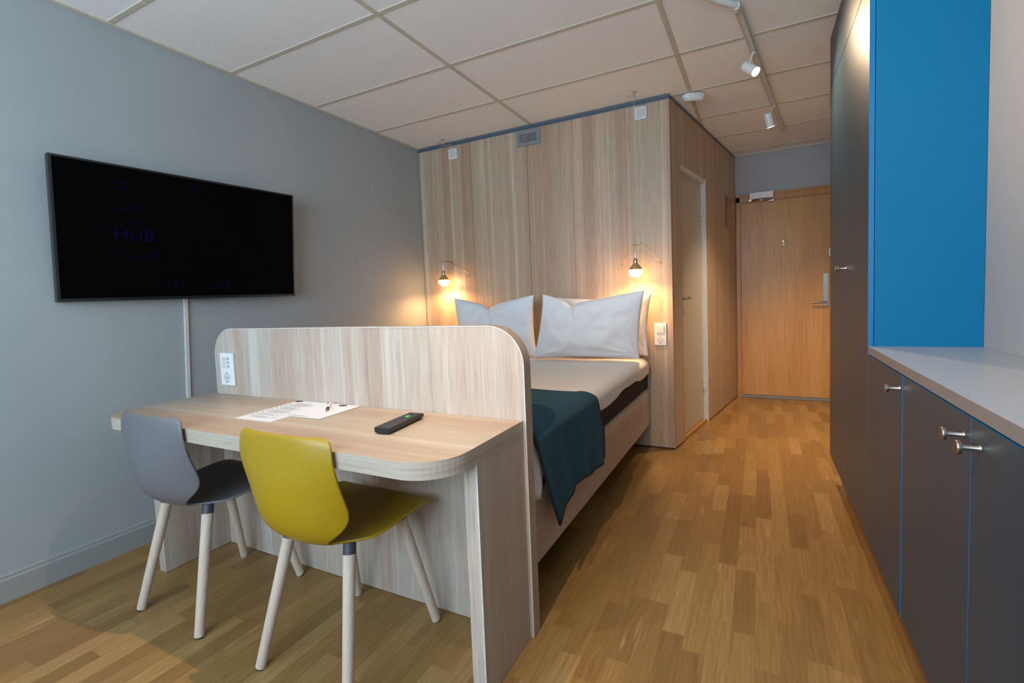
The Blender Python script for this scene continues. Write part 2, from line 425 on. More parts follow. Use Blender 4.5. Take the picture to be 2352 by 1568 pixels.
tube(g, [side(.285, -.03, 1.103), side(.285, .012, 1.103), side(.31, .017, 1.104), side(.365, .015, 1.108), side(.39, .013, 1.103)], [.009, .009, .0085, .008, .007], 12)
h = smooth_angle(obj('handle', g, M['steel'], d2))
g = NB(); lathe(g, [(0, .02), (.006, .02), (.008, .012)], side(.285, -.034, 1.03), (SN.x, SN.y, 0), 20)
obj('lock_rosette', g, M['steel'], d2)

# ---------------------------------------------------------------- plate on the passage wall
t = thing('wall_mirror', side(1.77, 0, 1.76), 'small frameless mirror plate on the laminate passage wall beside the entrance door', 'mirror')
g = NB(); sbox(g, 1.61, 1.93, .012, .018, 1.76, 2.07); obj('mirror_glass', g, M['mirror'], t)
for d in (1.64, 1.90):
    for z in (1.79, 2.04): obj('standoff', tube(NB(), [side(d, .0005, z), side(d, .0115, z)], .006, 10), M['chrome'], t)

# ---------------------------------------------------------------- vent, switches, sockets
t = thing('air_vent', (1.114, 3.6, 2.385), 'grey slotted air vent high on the laminate wall', 'vent')
g = NB(); f = lambda a, b, s: Vector((a, 3.6-s, b))
x0, x1, z0, z1 = 1.006, 1.216, 2.385, 2.502
for a in ((x0, x1, z0, z0+.022), (x0, x1, z1-.022, z1), (x0, x0+.026, z0+.022, z1-.022), (x1-.026, x1, z0+.022, z1-.022)):
    box(g, a[0], a[1], 3.587, 3.6, a[2], a[3])
obj('vent_frame', g, M['grille'], t)
g = NB()
for k in range(11): xx = x0+.026+(k+.5)*.158/11+.0; box(g, xx-.003, xx+.003, 3.5875, 3.598, z0+.022, z1-.022)
for k in range(5): zz = z0+.028+k*.0155; box(g, x0+.024, x1-.024, 3.5885, 3.597, zz-.002, zz+.0035)
obj('grille', g, M['grille'], t)
g = NB(); box(g, x0+.02, x1-.02, 3.5985, 3.5998, z0+.018, z1-.018); obj('backing', g, M['gap'], t)

def switch(x0, x1, z0, z1, label):
    t = thing('wall_switch', ((x0+x1)/2, 3.6, z0), label, 'switch', 'switch plates above the bed')
    obj('plate', box(NB(), x0, x1, 3.588, 3.6, z0, z1, .004), M['plastic'], t)
    i = .012
    obj('rocker', box(NB(), x0+i, x1-i, 3.583, 3.588, z0+i, z1-i, .003), M['plastic2'], t)
    return t
switch(.338, .424, 2.396, 2.482, 'square white switch plate at the top left of the laminate wall')
switch(1.968, 2.052, 2.408, 2.495, 'square white switch plate at the top right of the laminate wall')

def socket_disc(t, cx, cz, r, fn):
    """round earthed socket; fn(a,b,depth)->xyz"""
    g = NB(); pts = [(cx+r*math.cos(R(a)), cz+r*math.sin(R(a))) for a in range(0, 360, 15)]
    prism(g, pts, lambda a, b, s: fn(a, b, .0118+s), .0012)
    s = obj('socket', g, M['plastic2'], t)
    g = NB()
    for a in (0, 180): prism(g, [(cx+math.cos(R(a))*r*.42+r*.12*math.cos(R(k)), cz+r*.12*math.sin(R(k))) for k in range(0, 360, 45)], lambda a_, b_, s_: fn(a_, b_, .0131+s_), .0006)
    for a in (90, 270): prism(g, [(cx-.003, cz+math.sin(R(a))*r*.9-.004), (cx+.003, cz+math.sin(R(a))*r*.9-.004), (cx+.003, cz+math.sin(R(a))*r*.9+.004), (cx-.003, cz+math.sin(R(a))*r*.9+.004)], lambda a_, b_, s_: fn(a_, b_, .0131+s_), .0006)
    obj('socket_holes', g, M['hole'], s)
t = thing('socket_panel', (2.115, 3.6, .772), 'white plate with switch above round socket, right of the pillows', 'socket')
obj('plate', box(NB(), 2.074, 2.158, 3.588, 3.6, .772, .935, .004), M['plastic'], t)
obj('rocker', box(NB(), 2.09, 2.144, 3.580, 3.588, .862, .918, .003), M['plastic2'], t)
socket_disc(t, 2.116, .812, .026, lambda a, b, s: Vector((a, 3.6-s, b)))

# ---------------------------------------------------------------- motion detector
t = thing('motion_detector', (2.36, 3.72, H), 'white curved motion detector on the ceiling at the corner of the laminate wall', 'detector')
g = NB(); n = 14; ang = R(28)
prof = [(-.030, 0), (-.034, -.018), (-.024, -.040), (0, -.048), (.026, -.04), (.034, -.016), (.03, 0)]
rings = []
for i in range(n+1):
    u = -1+2*i/n; s_ = (1-abs(u)**6)**.5*.92+.08; x = u*.082; bend = -.018*(1-u*u)
    rings.append([g.verts.new((2.355+x*math.cos(ang)-(p[0]*s_+bend)*math.sin(ang), 3.71+x*math.sin(ang)+(p[0]*s_+bend)*math.cos(ang), H-.002+p[1]*s_)) for p in prof])
for a, b in zip(rings, rings[1:]):
    for k in range(len(prof)-1): g.faces.new((a[k], a[k+1], b[k+1], b[k]))
g.faces.new(rings[0]); g.faces.new(list(reversed(rings[-1])))
obj('housing', g, M['plastic'], t, smooth=True)
g = NB(); lathe(g, [(0, .003), (.002, .003)], (2.352, 3.672, 2.512), (.3, -.9, -.3), 8); obj('sensor_eye', g, M['hole'], t)

# ---------------------------------------------------------------- ceiling track and spots
TA = Vector((2.672, 2.69, H)); TB = Vector((2.947, 4.86, H)); TD = (TB-TA).normalized(); TN = Vector((TD.y, -TD.x, 0))
t = thing('lighting_track', (2.81, 3.78, H), 'white lighting track running along the ceiling towards the entrance door', 'lighting track')
def tbox(g, a, b, w, z0, z1, P=TA, D=TD, N=TN):
    vs = [g.verts.new(P+D*s+N*q+Vector((0, 0, z))) for s in (a, b) for q in (-w, w) for z in (z0, z1)]
    for f in ((0, 1, 3, 2), (4, 6, 7, 5), (0, 4, 5, 1), (2, 3, 7, 6), (0, 2, 6, 4), (1, 5, 7, 3)): g.faces.new([vs[i] for i in f])
LT = (TB-TA).length
g = NB(); tbox(g, 0, LT, .015, -.020, -.001)
for s in (-1, 1): tbox(g, 0, LT, .003, -.0225, -.0195, TA+TN*s*.012)
obj('track_rail', g, M['whitepaint'], t)
g = NB(); lathe(g, [(0, .03), (.018, .03), (.021, .026)], TB+Vector((.0, .02, -.001)), (0, 0, -1), 20)
tbox(g, LT-.06, LT+.01, .019, -.022, -.002); obj('end_feed', g, M['whitepaint'], t)
g = NB(); pts = [TA+TD*.02, TA-TD*.03, TA+Vector((-.035, -.07, 0)), TA+Vector((-.085, -.13, 0)), TA+Vector((-.13, -.20, 0)), TA+Vector((-.20, -.30, 0))]
pl = []
for i in range(len(pts)-1):
    for k in range(8): pl.append(pts[i].lerp(pts[i+1], k/8)+Vector((0, 0, -.017)))
pl.append(pts[-1]+Vector((0, 0, -.017)))
tube(g, pl, [(.0155 if k % 2 else .0135) for k in range(len(pl))], 12)
obj('flexible_joint', g, M['plastic'], t, smooth=True)
g = NB(); lathe(g, [(0, .018), (.03, .018)], TA+Vector((-.004, -.03, -.017)), (TD.x, TD.y, 0), 16); obj('joint_collar', g, M['plastic'], t)
# second run of the track, out of the picture on the left of the joint
t = thing('lighting_track', (1.6, 2.3, H), 'white lighting track above the desk, past the flexible joint', 'lighting track')
S0 = Vector((2.41, 2.495, H)); S1 = Vector((1.45, 1.2, H)); SDd = (S1-S0).normalized(); SNn = Vector((SDd.y, -SDd.x, 0))
# keep the second run above the top edge of the view
S0 = Vector((2.472, 2.388, H)); S1 = Vector((1.53, .80, H)); SDd = (S1-S0).normalized(); SNn = Vector((SDd.y, -SDd.x, 0))
g = NB(); tbox(g, 0, (S1-S0).length, .015, -.020, -.001, S0, SDd, SNn); obj('track_rail', g, M['whitepaint'], t)

def spot(root, center, direction, label, power, size, blend=.5, color=(1, .72, .45), radius=.02):
    dv = Vector(direction).normalized(); c_ = Vector(center)
    t = thing('track_spotlight', root, label, 'spotlight', 'track spotlights')
    g = NB(); L2 = .05
    lathe(g, [(-L2, .001), (-L2, .021), (-L2+.006, .0265), (L2-.003, .0275), (L2, .026), (L2-.004, .023), (L2-.016, .021), (L2-.016, .001)], c_, dv, 28, cap=False)
    smooth_angle(obj('lamp_head', g, M['plastic'], t))
    g = NB(); lathe(g, [(0, .0005), (.0, .0205), (.003, .019), (.006, .0005)], c_+dv*(L2-.014), dv, 24, cap=False)
    obj('lens', g, M['lens'], t, smooth=True)
    g = NB(); r_ = Vector(root); j = c_-dv*.005+Vector((0, 0, .026))
    tube(g, [r_+Vector((0, 0, -.0235)), j], .0055, 10); lathe(g, [(0, .009), (.012, .009)], r_+Vector((0, 0, -.0235)), (0, 0, -1), 12)
    obj('stem', g, M['plastic'], t)
    ld = bpy.data.lights.new('spot_beam', 'SPOT'); ld.energy = power; ld.color = color; ld.spot_size = R(size); ld.spot_blend = blend; ld.shadow_soft_size = radius
    lo = bpy.data.objects.new('spot_beam', ld); col.objects.link(lo)
    lo.location = c_+dv*(L2+.004); lo.rotation_euler = dv.to_track_quat('-Z', 'Y').to_euler()
    lo.parent = t; lo.matrix_parent_inverse = t.matrix_basis.inverted()
    return t
spot((2.738, 3.20, H), (2.722, 3.165, 2.415), (.60, -.46, -.66), 'white track spotlight nearer the camera, its bright lens turned towards the cabinets', 48, 120, .9)
spot((2.866, 4.19, H), (2.833, 4.09, 2.385), (.20, .15, -.90), 'white track spotlight nearer the entrance door, tilted down to the floor', 190, 100, 1.0)
spot((1.77, 1.20, H), (1.70, 1.15, 2.41), (-.14, -.13, -.95), 'white track spotlight over the desk', 95, 68, .8, radius=.012)
spot((2.024, 1.62, H), (2.07, 1.60, 2.41), (.86, .17, -.16), 'white track spotlight turned to the right-hand wall', 60, 70, .9)
t = thing('lighting_track', (2.13, -.2, H), 'white lighting track over the aisle near the window', 'lighting track')
g = NB(); box(g, 2.115, 2.145, -.9, .4, H-.020, H-.001); obj('track_rail', g, M['whitepaint'], t)
spot((2.13, .05, H), (2.13, .10, 2.41), (.22, .72, -.62), 'white track spotlight over the aisle near the window', 115, 75, .9, radius=.012)

# ---------------------------------------------------------------- television
t = thing('television', (.02, 1.53, 1.23), 'black flat television mounted on the grey left wall', 'television')
TL = Vector((.057, .953, 1.228)); TR = Vector((.118, 2.115, 1.228)); TW = (TR-TL); tw = TW.length; td = TW.normalized(); tn = Vector((td.y, -td.x, 0)); th_ = .634
def tv(a, b, o): return TL+td*a+tn*(o+(b/th_-.5)*.046)+Vector((0, 0, b-.007+.009*a/tw))
def tvbox(g, a0, a1, b0, b1, o0, o1):
    vs = [g.verts.new(tv(a, b, o)) for a in (a0, a1) for o in (o0, o1) for b in (b0, b1)]
    for f in ((0, 1, 3, 2), (4, 6, 7, 5), (0, 4, 5, 1), (2, 3, 7, 6), (0, 2, 6, 4), (1, 5, 7, 3)): g.faces.new([vs[i] for i in f])
g = NB(); tvbox(g, 0, tw, 0, th_, -.032, -.004)
for a in ((0, .012, 0, th_), (tw-.010, tw, 0, th_), (.012, tw-.010, 0, .014), (.012, tw-.010, th_-.010, th_)): tvbox(g, a[0], a[1], a[2], a[3], -.004, 0)
obj('tv_frame', g, M['tvb'], t, bevel=.0015)
g = NB(); tvbox(g, .012, tw-.010, .014, th_-.010, -.0038, -.0025); scr = obj('screen', g, M['screen'], t)
g = NB(); tvbox(g, tw*.485, tw*.535, -.010, .0, -.02, -.003); obj('badge', g, M['chrome'], t)
g = NB(); box(g, .001, .02, 1.30, 1.75, 1.40, 1.75); box(g, .02, .05, 1.40, 1.65, 1.50, 1.62); obj('wall_bracket', g, M['black'], t)
# faint logos left on the dark screen
def text_polys(s, size, bold=0):
    cu = bpy.data.curves.new('txt', 'FONT'); cu.body = s; cu.size = size; cu.align_x = 'CENTER'; cu.align_y = 'CENTER'; cu.resolution_u = 3; cu.offset = bold
    o = bpy.data.objects.new('txt', cu); col.objects.link(o)
    me = bpy.data.meshes.new_from_object(o.evaluated_get(bpy.context.evaluated_depsgraph_get()))
    vs = [v.co.copy() for v in me.vertices]; fs = [list(p.vertices) for p in me.polygons]
    bpy.data.objects.remove(o); bpy.data.curves.remove(cu); bpy.data.meshes.remove(me)
    return vs, fs
def put_text(g, s, size, fn, rot=0, cx=0, cy=0):
    vs, fs = text_polys(s, size); cr, sr = math.cos(rot), math.sin(rot)
    V = [g.verts.new(fn(cx+v.x*cr-v.y*sr, cy+v.x*sr+v.y*cr)) for v in vs]
    for f in fs:
        try: g.faces.new([V[i] for i in f])
        except ValueError: pass
def arc_text(g, s, size, r, cx, cy, a0, fn, inside=False, step=None):
    step = step or size*.86/r
    for k, ch in enumerate(s):
        a = a0+(k-(len(s)-1)/2)*step*(1 if inside else -1)
        put_text(g, ch, size, fn, a+(math.pi/2 if inside else -math.pi/2), cx+r*math.cos(a), cy+r*math.sin(a))
def arc(g, r, w, cx, cy, a0, a1, fn, n=24):
    P_ = [(r, r+w)]
    pr_ = None
    for k in range(n+1):
        a = a0+(a1-a0)*k/n
        q = (g.verts.new(fn(cx+r*math.cos(a), cy+r*math.sin(a))), g.verts.new(fn(cx+(r+w)*math.cos(a), cy+(r+w)*math.sin(a))))
        if pr_: g.faces.new((pr_[0], q[0], q[1], pr_[1]))
        pr_ = q
F = lambda a, b: tv(a, b, -.0022)
cx, cy = .335, .317
def mark(nm, fn_):
    g = NB(); fn_(g); obj(nm, g, M['ghost'], scr, recalc=False)
mark('logo_ring', lambda g: arc(g, .155, .002, cx, cy, R(-70), R(-20), F)); mark('logo_ring', lambda g: arc(g, .15, .0015, cx, cy, R(10), R(60), F))
mark('logo_lettering', lambda g: arc_text(g, 'HOTEL', .028, .115, cx-.035, cy+.005, R(90), F)); mark('logo_lettering', lambda g: put_text(g, 'THE', .026, F, 0, cx-.035, cy+.05))
mark('logo_lettering', lambda g: put_text(g, 'HUB', .085, F, 0, cx-.035, cy-.005)); mark('logo_lettering', lambda g: arc_text(g, 'LIVINGROOM', .026, .12, cx-.035, cy-.0, R(-90), F, True))
for (x, y, r) in ((.637, .24, .075), (.803, .235, .065), (.966, .40, .05), (.99, .21, .035), (.775, .39, .03), (.577, .575, .04)):
    mark('logo_ring', lambda g: arc(g, r, .002, x, y, R(200), R(340), F))
for s_, z_, x, y in (('THE', .018, .637, .30), ('THE', .02, .577, .575), ('HUB', .022, .265, .555), ('HOTEL', .018, .265, .528), ('S E T', .042, .475, .065), ('D E B', .042, .70, .065)):
    mark('screen_lettering', lambda g: put_text(g, s_, z_, F, 0, x, y))
t = thing('cable_channel', (.006, 1.48, .6), 'thin white cable channel running down the wall under the television', 'cable channel')
g = NB(); prism(g, [(1.486, 1.23), (1.506, 1.23), (1.455, .1155), (1.435, .1155)], lambda a, b, s: Vector((.0005+s, a, b)), .011); obj('channel_cover', g, M['whitepaint'], t, bevel=.0015)

# ---------------------------------------------------------------- desk with bed-end panel
YP0, YP1 = 1.401, 1.451
t = thing('desk', (1.2, 1.2, 0), 'pale ash laminate desk with a tall rounded panel between it and the bed', 'desk')
desk = t
g = NB(); prism(g, rrect(.368, 2.059, .928, YP0-.001, [.13, .13], 12, (1, 1, 0, 0)), lambda a, b, s: Vector((a, b, .705+s)), .047)
dt = obj('desktop', g, [M['edge'], M['lamX']], t)
for p in dt.data.polygons:
    if abs(p.normal.z) > .9: p.material_index = 1
g = NB(); prism(g, rrect(.3625, 2.0535, .9335, YP0-.001, [.126, .126], 12, (1, 1, 0, 0)), lambda a, b, s: Vector((a, b, .7505+s)), .0)  if False else None
def leg_panel(x0, x1, nm):
    o = obj(nm, box(NB(), x0, x1, 1.106, YP0-.001, .002, .7045), M['lamZ'], t)
    e = obj('edge_strip', box(NB(), x1-.0045 if x0 > 1 else x0, x1+.0006 if x0 > 1 else x0+.0025, 1.1045, 1.1065, .002, .7045), M['white_edge'], o)
leg_panel(.359, .403, 'side_panel'); leg_panel(2.013, 2.058, 'side_panel')
g = NB(); prism(g, rrect(.392, 2.070, .002, 1.069, [.1, .1, .135, .135], 16, (0, 0, 1, 1)), lambda a, b, s: Vector((a, YP0+s, b)), YP1-YP0)
bp = obj('back_panel', g, [M['lamZ'], M['panel_edge']], t)
for p in bp.data.polygons:
    if abs(p.normal.y) < .5: p.material_index = 1
# pale lipping on the near arris of the panel
g = NB(); out = rrect(.392, 2.070, .002, 1.069, [.1, .1, .135, .135], 16, (0, 0, 1, 1)); inn = rrect(.3955, 2.0665, .002, 1.0655, [.1, .1, .1315, .1315], 16, (0, 0, 1, 1))
Vo = [g.verts.new((a, YP0-.0008, b)) for a, b in out]; Vi = [g.verts.new((a, YP0-.0008, b)) for a, b in inn]
Vb = [g.verts.new((a, YP0+.0015, b)) for a, b in out]
for k in range(1, len(out)-1+1):
    k2 = (k+1) % len(out)
    if k == 0: continue
    g.faces.new((Vo[k], Vo[k2], Vi[k2], Vi[k])); g.faces.new((Vo[k], Vb[k], Vb[k2], Vo[k2]))
for v in Vb: v.co.x += .0006 if v.co.x > 1.2 else -.0006
for v in Vo: v.co.x += .0006 if v.co.x > 1.2 else -.0006
obj('panel_lipping', g, M['white_edge'], t)

# multi outlet on the panel
t = thing('power_outlet', (.497, YP0, .798), 'white desk outlet with three charging slots above a round socket', 'socket')
obj('plate', box(NB(), .446, .546, YP0-.012, YP0-.001, .797, .953, .004), M['plastic'], t)
g = NB()
for k in range(3):
    z = .926-k*.0185; g2_ = obj('usb_port', box(NB(), .468, .512, YP0-.0175, YP0-.012, z-.0065, z+.0065, .003), M['plastic2'], t)
    obj('port_slot', box(NB(), .5125, .5165, YP0-.0135, YP0-.012, z-.003, z+.004), M['hole'], g2_)
g.free()
socket_disc(t, .494, .835, .024, lambda a, b, s: Vector((a, YP0-s, b)))

# ---------------------------------------------------------------- papers, pen, remote
def paper(name, quad, z, label):
    g = NB(); prism(g, quad, lambda a, b, s: Vector((a, b, z+s)), .0004)
    return tag(obj(name, g, M['paper']), label, 'paper', 'sheets of paper on the desk')
p1 = paper('paper_sheet', [(1.007, 1.089), (1.203, 1.094), (1.186, 1.397), (.979, 1.397)], .7522, 'white printed sheet full of text lines, left of the two on the desk')
p2 = paper('paper_sheet', [(1.152, 1.176), (1.352, 1.183), (1.342, 1.398), (1.138, 1.394)], .7532, 'white sheet under the pen, at the right of the paper pair on the desk')
def quadmap(q, u, v):
    a = Vector(q[0]).lerp(Vector(q[1]), u); b = Vector(q[3]).lerp(Vector(q[2]), u); return a.lerp(b, v)
def strips(q, z, rows, parent, nm, mat):
    g = NB()
    for (u0, u1, v0, v1) in rows:
        vs = [quadmap(q, *uv) for uv in ((u0, v0), (u1, v0), (u1, v1), (u0, v1))]
        g.faces.new([g.verts.new((v.x, v.y, z)) for v in vs])
    o = obj(nm, g, mat, parent); return o
q1 = [(1.007, 1.089), (1.203, 1.094), (1.186, 1.397), (.979, 1.397)]; q2 = [(1.152, 1.176), (1.352, 1.183), (1.342, 1.398), (1.138, 1.394)]
random.seed(8); rows = []
for k in range(26):
    if k in (3, 7, 13, 19): continue
    rows.append((.2, .2+random.uniform(.35, .7), .12+k*.029, .12+k*.029+.010))
strips(q1, .7529, rows, p1, 'printed_text', M['ink'])
strips(q1, .7529, [(.07, .13, .2+k*.073, .2+k*.073+.013) for k in range(9)], p1, 'printed_headings', M['inkd'])
strips(q2, .7539, [(.1, .62, .06, .072), (.1, .5, .09, .1)], p2, 'printed_text', M['ink'])
for P_, c_, z in ((p1, (.998, 1.383), .7529), (p2, (1.262, 1.378), .7539)):
    g = NB(); prism(g, [(c_[0]+.02*math.cos(R(a)), c_[1]+.0125*math.sin(R(a))) for a in range(0, 360, 15)], lambda a, b, s: Vector((a, b, z+s)), .0002)
    lg = obj('printed_logo', g, M['inkd'], P_)
    g = NB(); put_text(g, 'HUB', .012, lambda a, b: Vector((c_[0]+a, c_[1]+b, z+.0005))); obj('logo_lettering', g, M['ink'], lg, recalc=False)
t = thing('pen', (1.24, 1.32, .7545), 'white ballpoint pen with a dark grip lying on the right-hand paper sheet', 'pen')
pa, pb = Vector((1.196, 1.372, .7598)), Vector((1.288, 1.272, .7588)); D_ = pb-pa
g = NB(); tube(g, [pa, pa+D_*.62], .0052, 12); smooth_angle(obj('barrel', g, M['pen'], t))
g = NB(); tube(g, [pa+D_*.62, pa+D_*.88], .0054, 12); smooth_angle(obj('grip', g, M['inkd'], t))
g = NB(); tube(g, [pa+D_*.88, pa+D_*.98, pb], [.0045, .002, .0006], 12); smooth_angle(obj('tip', g, M['chrome'], t))
g = NB(); cc = pa+Vector((-.003, -.005, .0055)); tube(g, [cc, cc+D_*.28], .0014, 6); tube(g, [pa-D_*.06, pa], .003, 8); obj('clip', g, M['inkd'], t)

# remote control
rz = R(7)
t = thing('remote_control', (1.70, 1.215, .7522), 'black remote control with a green button lying on the desk', 'remote control', rz=rz)
RM = Matrix.Translation((1.70, 1.215, .7522)) @ Matrix.Rotation(rz, 4, 'Z')
g = NB(); secs = []
n = 12
for (y, w, zt) in ((-.106, .026, .018), (-.104, .029, .0205), (-.05, .029, .021), (.04, .028, .0205), (.098, .0275, .0195), (.106, .024, .016)):
    ring = []
    for k in range(n+1):
        a = math.pi+math.pi*k/n; ring.append((w*math.cos(a)*(1 if True else 0), .009+.0085*math.sin(a)*1))
    ring += [(w, zt), (-w, zt)]
    secs.append([g.verts.new(RM @ Vector((p[0], y, p[1]))) for p in ring])
for a, b in zip(secs, secs[1:]):
    for k in range(len(a)): g.faces.new((a[k], a[(k+1) % len(a)], b[(k+1) % len(a)], b[k]))
g.faces.new(secs[0]); g.faces.new(list(reversed(secs[-1])))
obj('body', g, M['rem'], t, bevel=.001)
for r_ in range(13):
    for c_ in range(4):
        if r_ < 0: continue
        y = -.062+r_*.0122; x = -.018+c_*.012
        if r_ in (8, 9) and c_ in (1, 2):
            if r_ == 8 and c_ == 1:
                g = NB(); lathe(g, [(0, .0085), (.0016, .008)], RM @ Vector((0, y+.006, .0205)), (0, 0, 1), 16); obj('green_button', g, M['remg'], t)
            continue
        g = NB(); lathe(g, [(0, .0036), (.0016, .0032)], RM @ Vector((x, y, .0202)), (0, 0, 1), 8); obj('button', g, M['rembtn'], t)

# ---------------------------------------------------------------- chairs
def lerp_tab(tab, s):
    for (a, b) in zip(tab, tab[1:]):
        if s <= b[0]:
            f = (s-a[0])/(b[0]-a[0]); f2 = f*f*(3-2*f) if False else f
            return [p+(q-p)*f2 for p, q in zip(a[1:], b[1:])]
    return list(tab[-1][1:])
# s, y, z, half width, forward curl of the sides, upward curl of the sides
PROF = [(0, -.238, .342, .172, .028, -.004), (.015, -.240, .334, .188, .028, -.003), (.05, -.243, .314, .197, .028, .0), (.14, -.248, .266, .2025, .032, .0),
        (.25, -.254, .206, .206, .050, .0), (.34, -.254, .150, .207, .068, .0), (.39, -.251, .116, .206, .076, .0), (.425, -.246, .090, .200, .074, .0), (.452, -.238, .066, .186, .062, .0),
        (.474, -.227, .044, .162, .044, .0), (.495, -.211, .023, .134, .028, .001), (.52, -.188, .003, .114, .016, .003), (.55, -.157, -.010, .114, .008, .006), (.585, -.119, -.017, .140, .002, .009),
        (.63, -.075, -.019, .184, .0, .012), (.69, -.02, -.016, .207, .0, .018), (.78, .055, -.009, .216, .0, .022), (.88, .135, .0, .219, -.002, .018), (.94, .183, .004, .217, -.005, .012), (.98, .212, .002, .206, -.010, .006), (1.0, .222, -.003, .190, -.014, .0)]
def shell(mat, parent, base, rz):
    g = NB(); NS, NU = 72, 26; Mx = Matrix.Translation(base) @ Matrix.Rotation(rz, 4, 'Z')
    # smooth the table by catmull sampling
    import bisect
    S = [p[0] for p in PROF]
    def cat(s):
        i = max(0, min(len(S)-2, bisect.bisect_right(S, s)-1))
        p0 = PROF[max(0, i-1)]; p1 = PROF[i]; p2 = PROF[i+1]; p3 = PROF[min(len(S)-1, i+2)]
        t_ = (s-p1[0])/(p2[0]-p1[0]); out = []
        for k in range(1, 6):
            m1 = (p2[k]-p0[k])/max(1e-6, p2[0]-p0[0])*(p2[0]-p1[0]); m2 = (p3[k]-p1[k])/max(1e-6, p3[0]-p1[0])*(p2[0]-p1[0])
            out.append((2*t_**3-3*t_**2+1)*p1[k]+(t_**3-2*t_**2+t_)*m1+(-2*t_**3+3*t_**2)*p2[k]+(t_**3-t_**2)*m2)
        return out
    V = []
    for i in range(NS+1):
        s = i/NS; y, z, hw, fy, fz = cat(s); row = []
        for j in range(NU+1):
            u = -1+2*j/NU; u = math.sin(u*math.pi/2)*.35+u*.65
            row.append(g.verts.new(Mx @ Vector((hw*u, y+fy*abs(u)**2.2, z+fz*abs(u)**2.4))))
        V.append(row)
    for i in range(NS):
        for j in range(NU): g.faces.new((V[i][j], V[i][j+1], V[i+1][j+1], V[i+1][j]))
    o = obj('seat_shell', g, mat, parent, smooth=True)
    m = o.modifiers.new('thick', 'SOLIDIFY'); m.thickness = .0085; m.offset = 0
    m = o.modifiers.new('round', 'BEVEL'); m.width = .003; m.segments = 2; m.limit_method = 'ANGLE'; m.angle_limit = R(50)
    return o
def chair(name, loc, mat, label, rz=0):
    t = thing(name, (loc[0], loc[1], 0), label, 'chair', rz=rz)
    Mx = Matrix.Translation((loc[0], loc[1], 0)) @ Matrix.Rotation(rz, 4, 'Z')
    SH = .452
    shell(mat, t, (loc[0], loc[1], SH), rz)
    g = NB()
    for s in (-1, 1):
        for e in (-1, 1): tube(g, [Mx @ Vector((0, 0, SH-.034)), Mx @ Vector((s*.085, e*.075, SH-.036)), Mx @ Vector((s*.130, e*.112, SH-.040))], .010, 8)
    box_ = None
    obj('under_frame', g, M['ferrule'], t)
    for s in (-1, 1):
        for e in (-1, 1):
            top = Vector((s*.132, e*.112, SH-(.020 if e < 0 else .010))); bot = Vector((s*.193, e*.213, .0))
            d = (bot-top)
            g = NB(); tube(g, [Mx @ (top+d*.045), Mx @ (top+d*.5), Mx @ (top+d*.992)], [.0195, .018, .016], 20)
            lg = obj('leg', g, M['leg'], t); smooth_angle(lg, 50)
            g = NB(); tube(g, [Mx @ (top-d*.012), Mx @ (top+d*.062)], [.0195, .0202], 20)
            smooth_angle(obj('ferrule', g, M['ferrule'], lg), 50)
            g = NB(); a = top+d*.99; tube(g, [Mx @ a, Mx @ Vector((bot.x, bot.y, .0008))], [.0165, .0155], 16); obj('foot_pad', g, M['inkd'], lg)
    return t
chair('dining_chair', (.790, 1.13), M['chgrey'], 'grey plastic shell chair with pale wooden legs, nearer the left wall')
chair('dining_chair', (1.512, 1.13), M['chyel'], 'mustard yellow plastic shell chair with pale wooden legs at the desk')

# ---------------------------------------------------------------- bed
bed = thing('bed', (1.2, 2.5, 0), 'double bed with a wooden side rail and black base behind the desk panel', 'bed')
g = NB(); box(g, 1.995, 2.035, 1.4515, 3.599, .191, .457); obj('side_rail', g, M['lamY'], bed, bevel=.0015)
obj('side_rail', box(NB(), .38, .42, 1.4515, 3.599, .191, .457), M['lamY'], bed, bevel=.0015)
obj('slat_base', box(NB(), .42, 1.995, 1.4515, 3.599, .20, .30), M['gap'], bed)
obj('box_base', box(NB(), .425, 2.018, 1.4525, 3.595, .3005, .565, .02, 3), M['black'], bed)
obj('mattress', box(NB(), .43, 1.99, 1.46, 3.585, .566, .65, .03, 3), M['cotton'], bed)

# duvet cover / bed spread : draped over the edge
def wob(x, y, s=3.0, a=.006): return noise.noise(Vector((x*s, y*s, 1.7)))*a
g = NB(); NY, NT_, NH = 90, 30, 16
rows = []
for i in range(NY+1):
    y = 1.458+(3.50-1.458)*i/NY; row = []
    zb = .583+.012*math.sin(y*7.1)+.010*noise.noise(Vector((y*6, 0, 3)))
    k = max(0, 1-(y-1.458)/.15); k = min(1, k*1.6); zb = zb*(1-k)+(.425+.02*math.sin(y*60))*k
    kf = max(0, (y-3.38)/.12)
    for j in range(NT_+1):
        x = .424+(1.985-.424)*j/NT_
        row.append(Vector((x, y, .684+wob(x, y)-.0*kf)))
    for j in range(1, NH+1):
        f_ = j/NH; ang_ = min(1, f_*2.2)*math.pi/2
        x = 1.985+.058*math.sin(ang_); z = .684-.045*(1-math.cos(ang_))
        if f_ > .455: z = z+(zb-z)*((f_-.455)/.545)
        fold = .008*math.sin(y*38+2*math.sin(y*9))*max(0, f_-.4)+.007*noise.noise(Vector((y*15, f_*3, 0)))*f_
        x += fold-.016*max(0, f_-.5)
        x = max(x, 2.0425)*1 if f_ > .455 else x
        if k > 0 and f_ > .455: x = 2.0455+.010*math.sin(y*75)*(f_-.3)*k+.003
        row.append(Vector((x, y, z)))
    rows.append([g.verts.new(v) for v in row])
for a, b in zip(rows, rows[1:]):
    for j in range(len(a)-1): g.faces.new((a[j], a[j+1], b[j+1], b[j]))
o = obj('bedspread', g, M['duvet'], smooth=True); tag(o, 'white ribbed bedspread covering the bed and folding over its right edge', 'bedspread')
m = o.modifiers.new('thick', 'SOLIDIFY'); m.thickness = .008; m.offset = 0

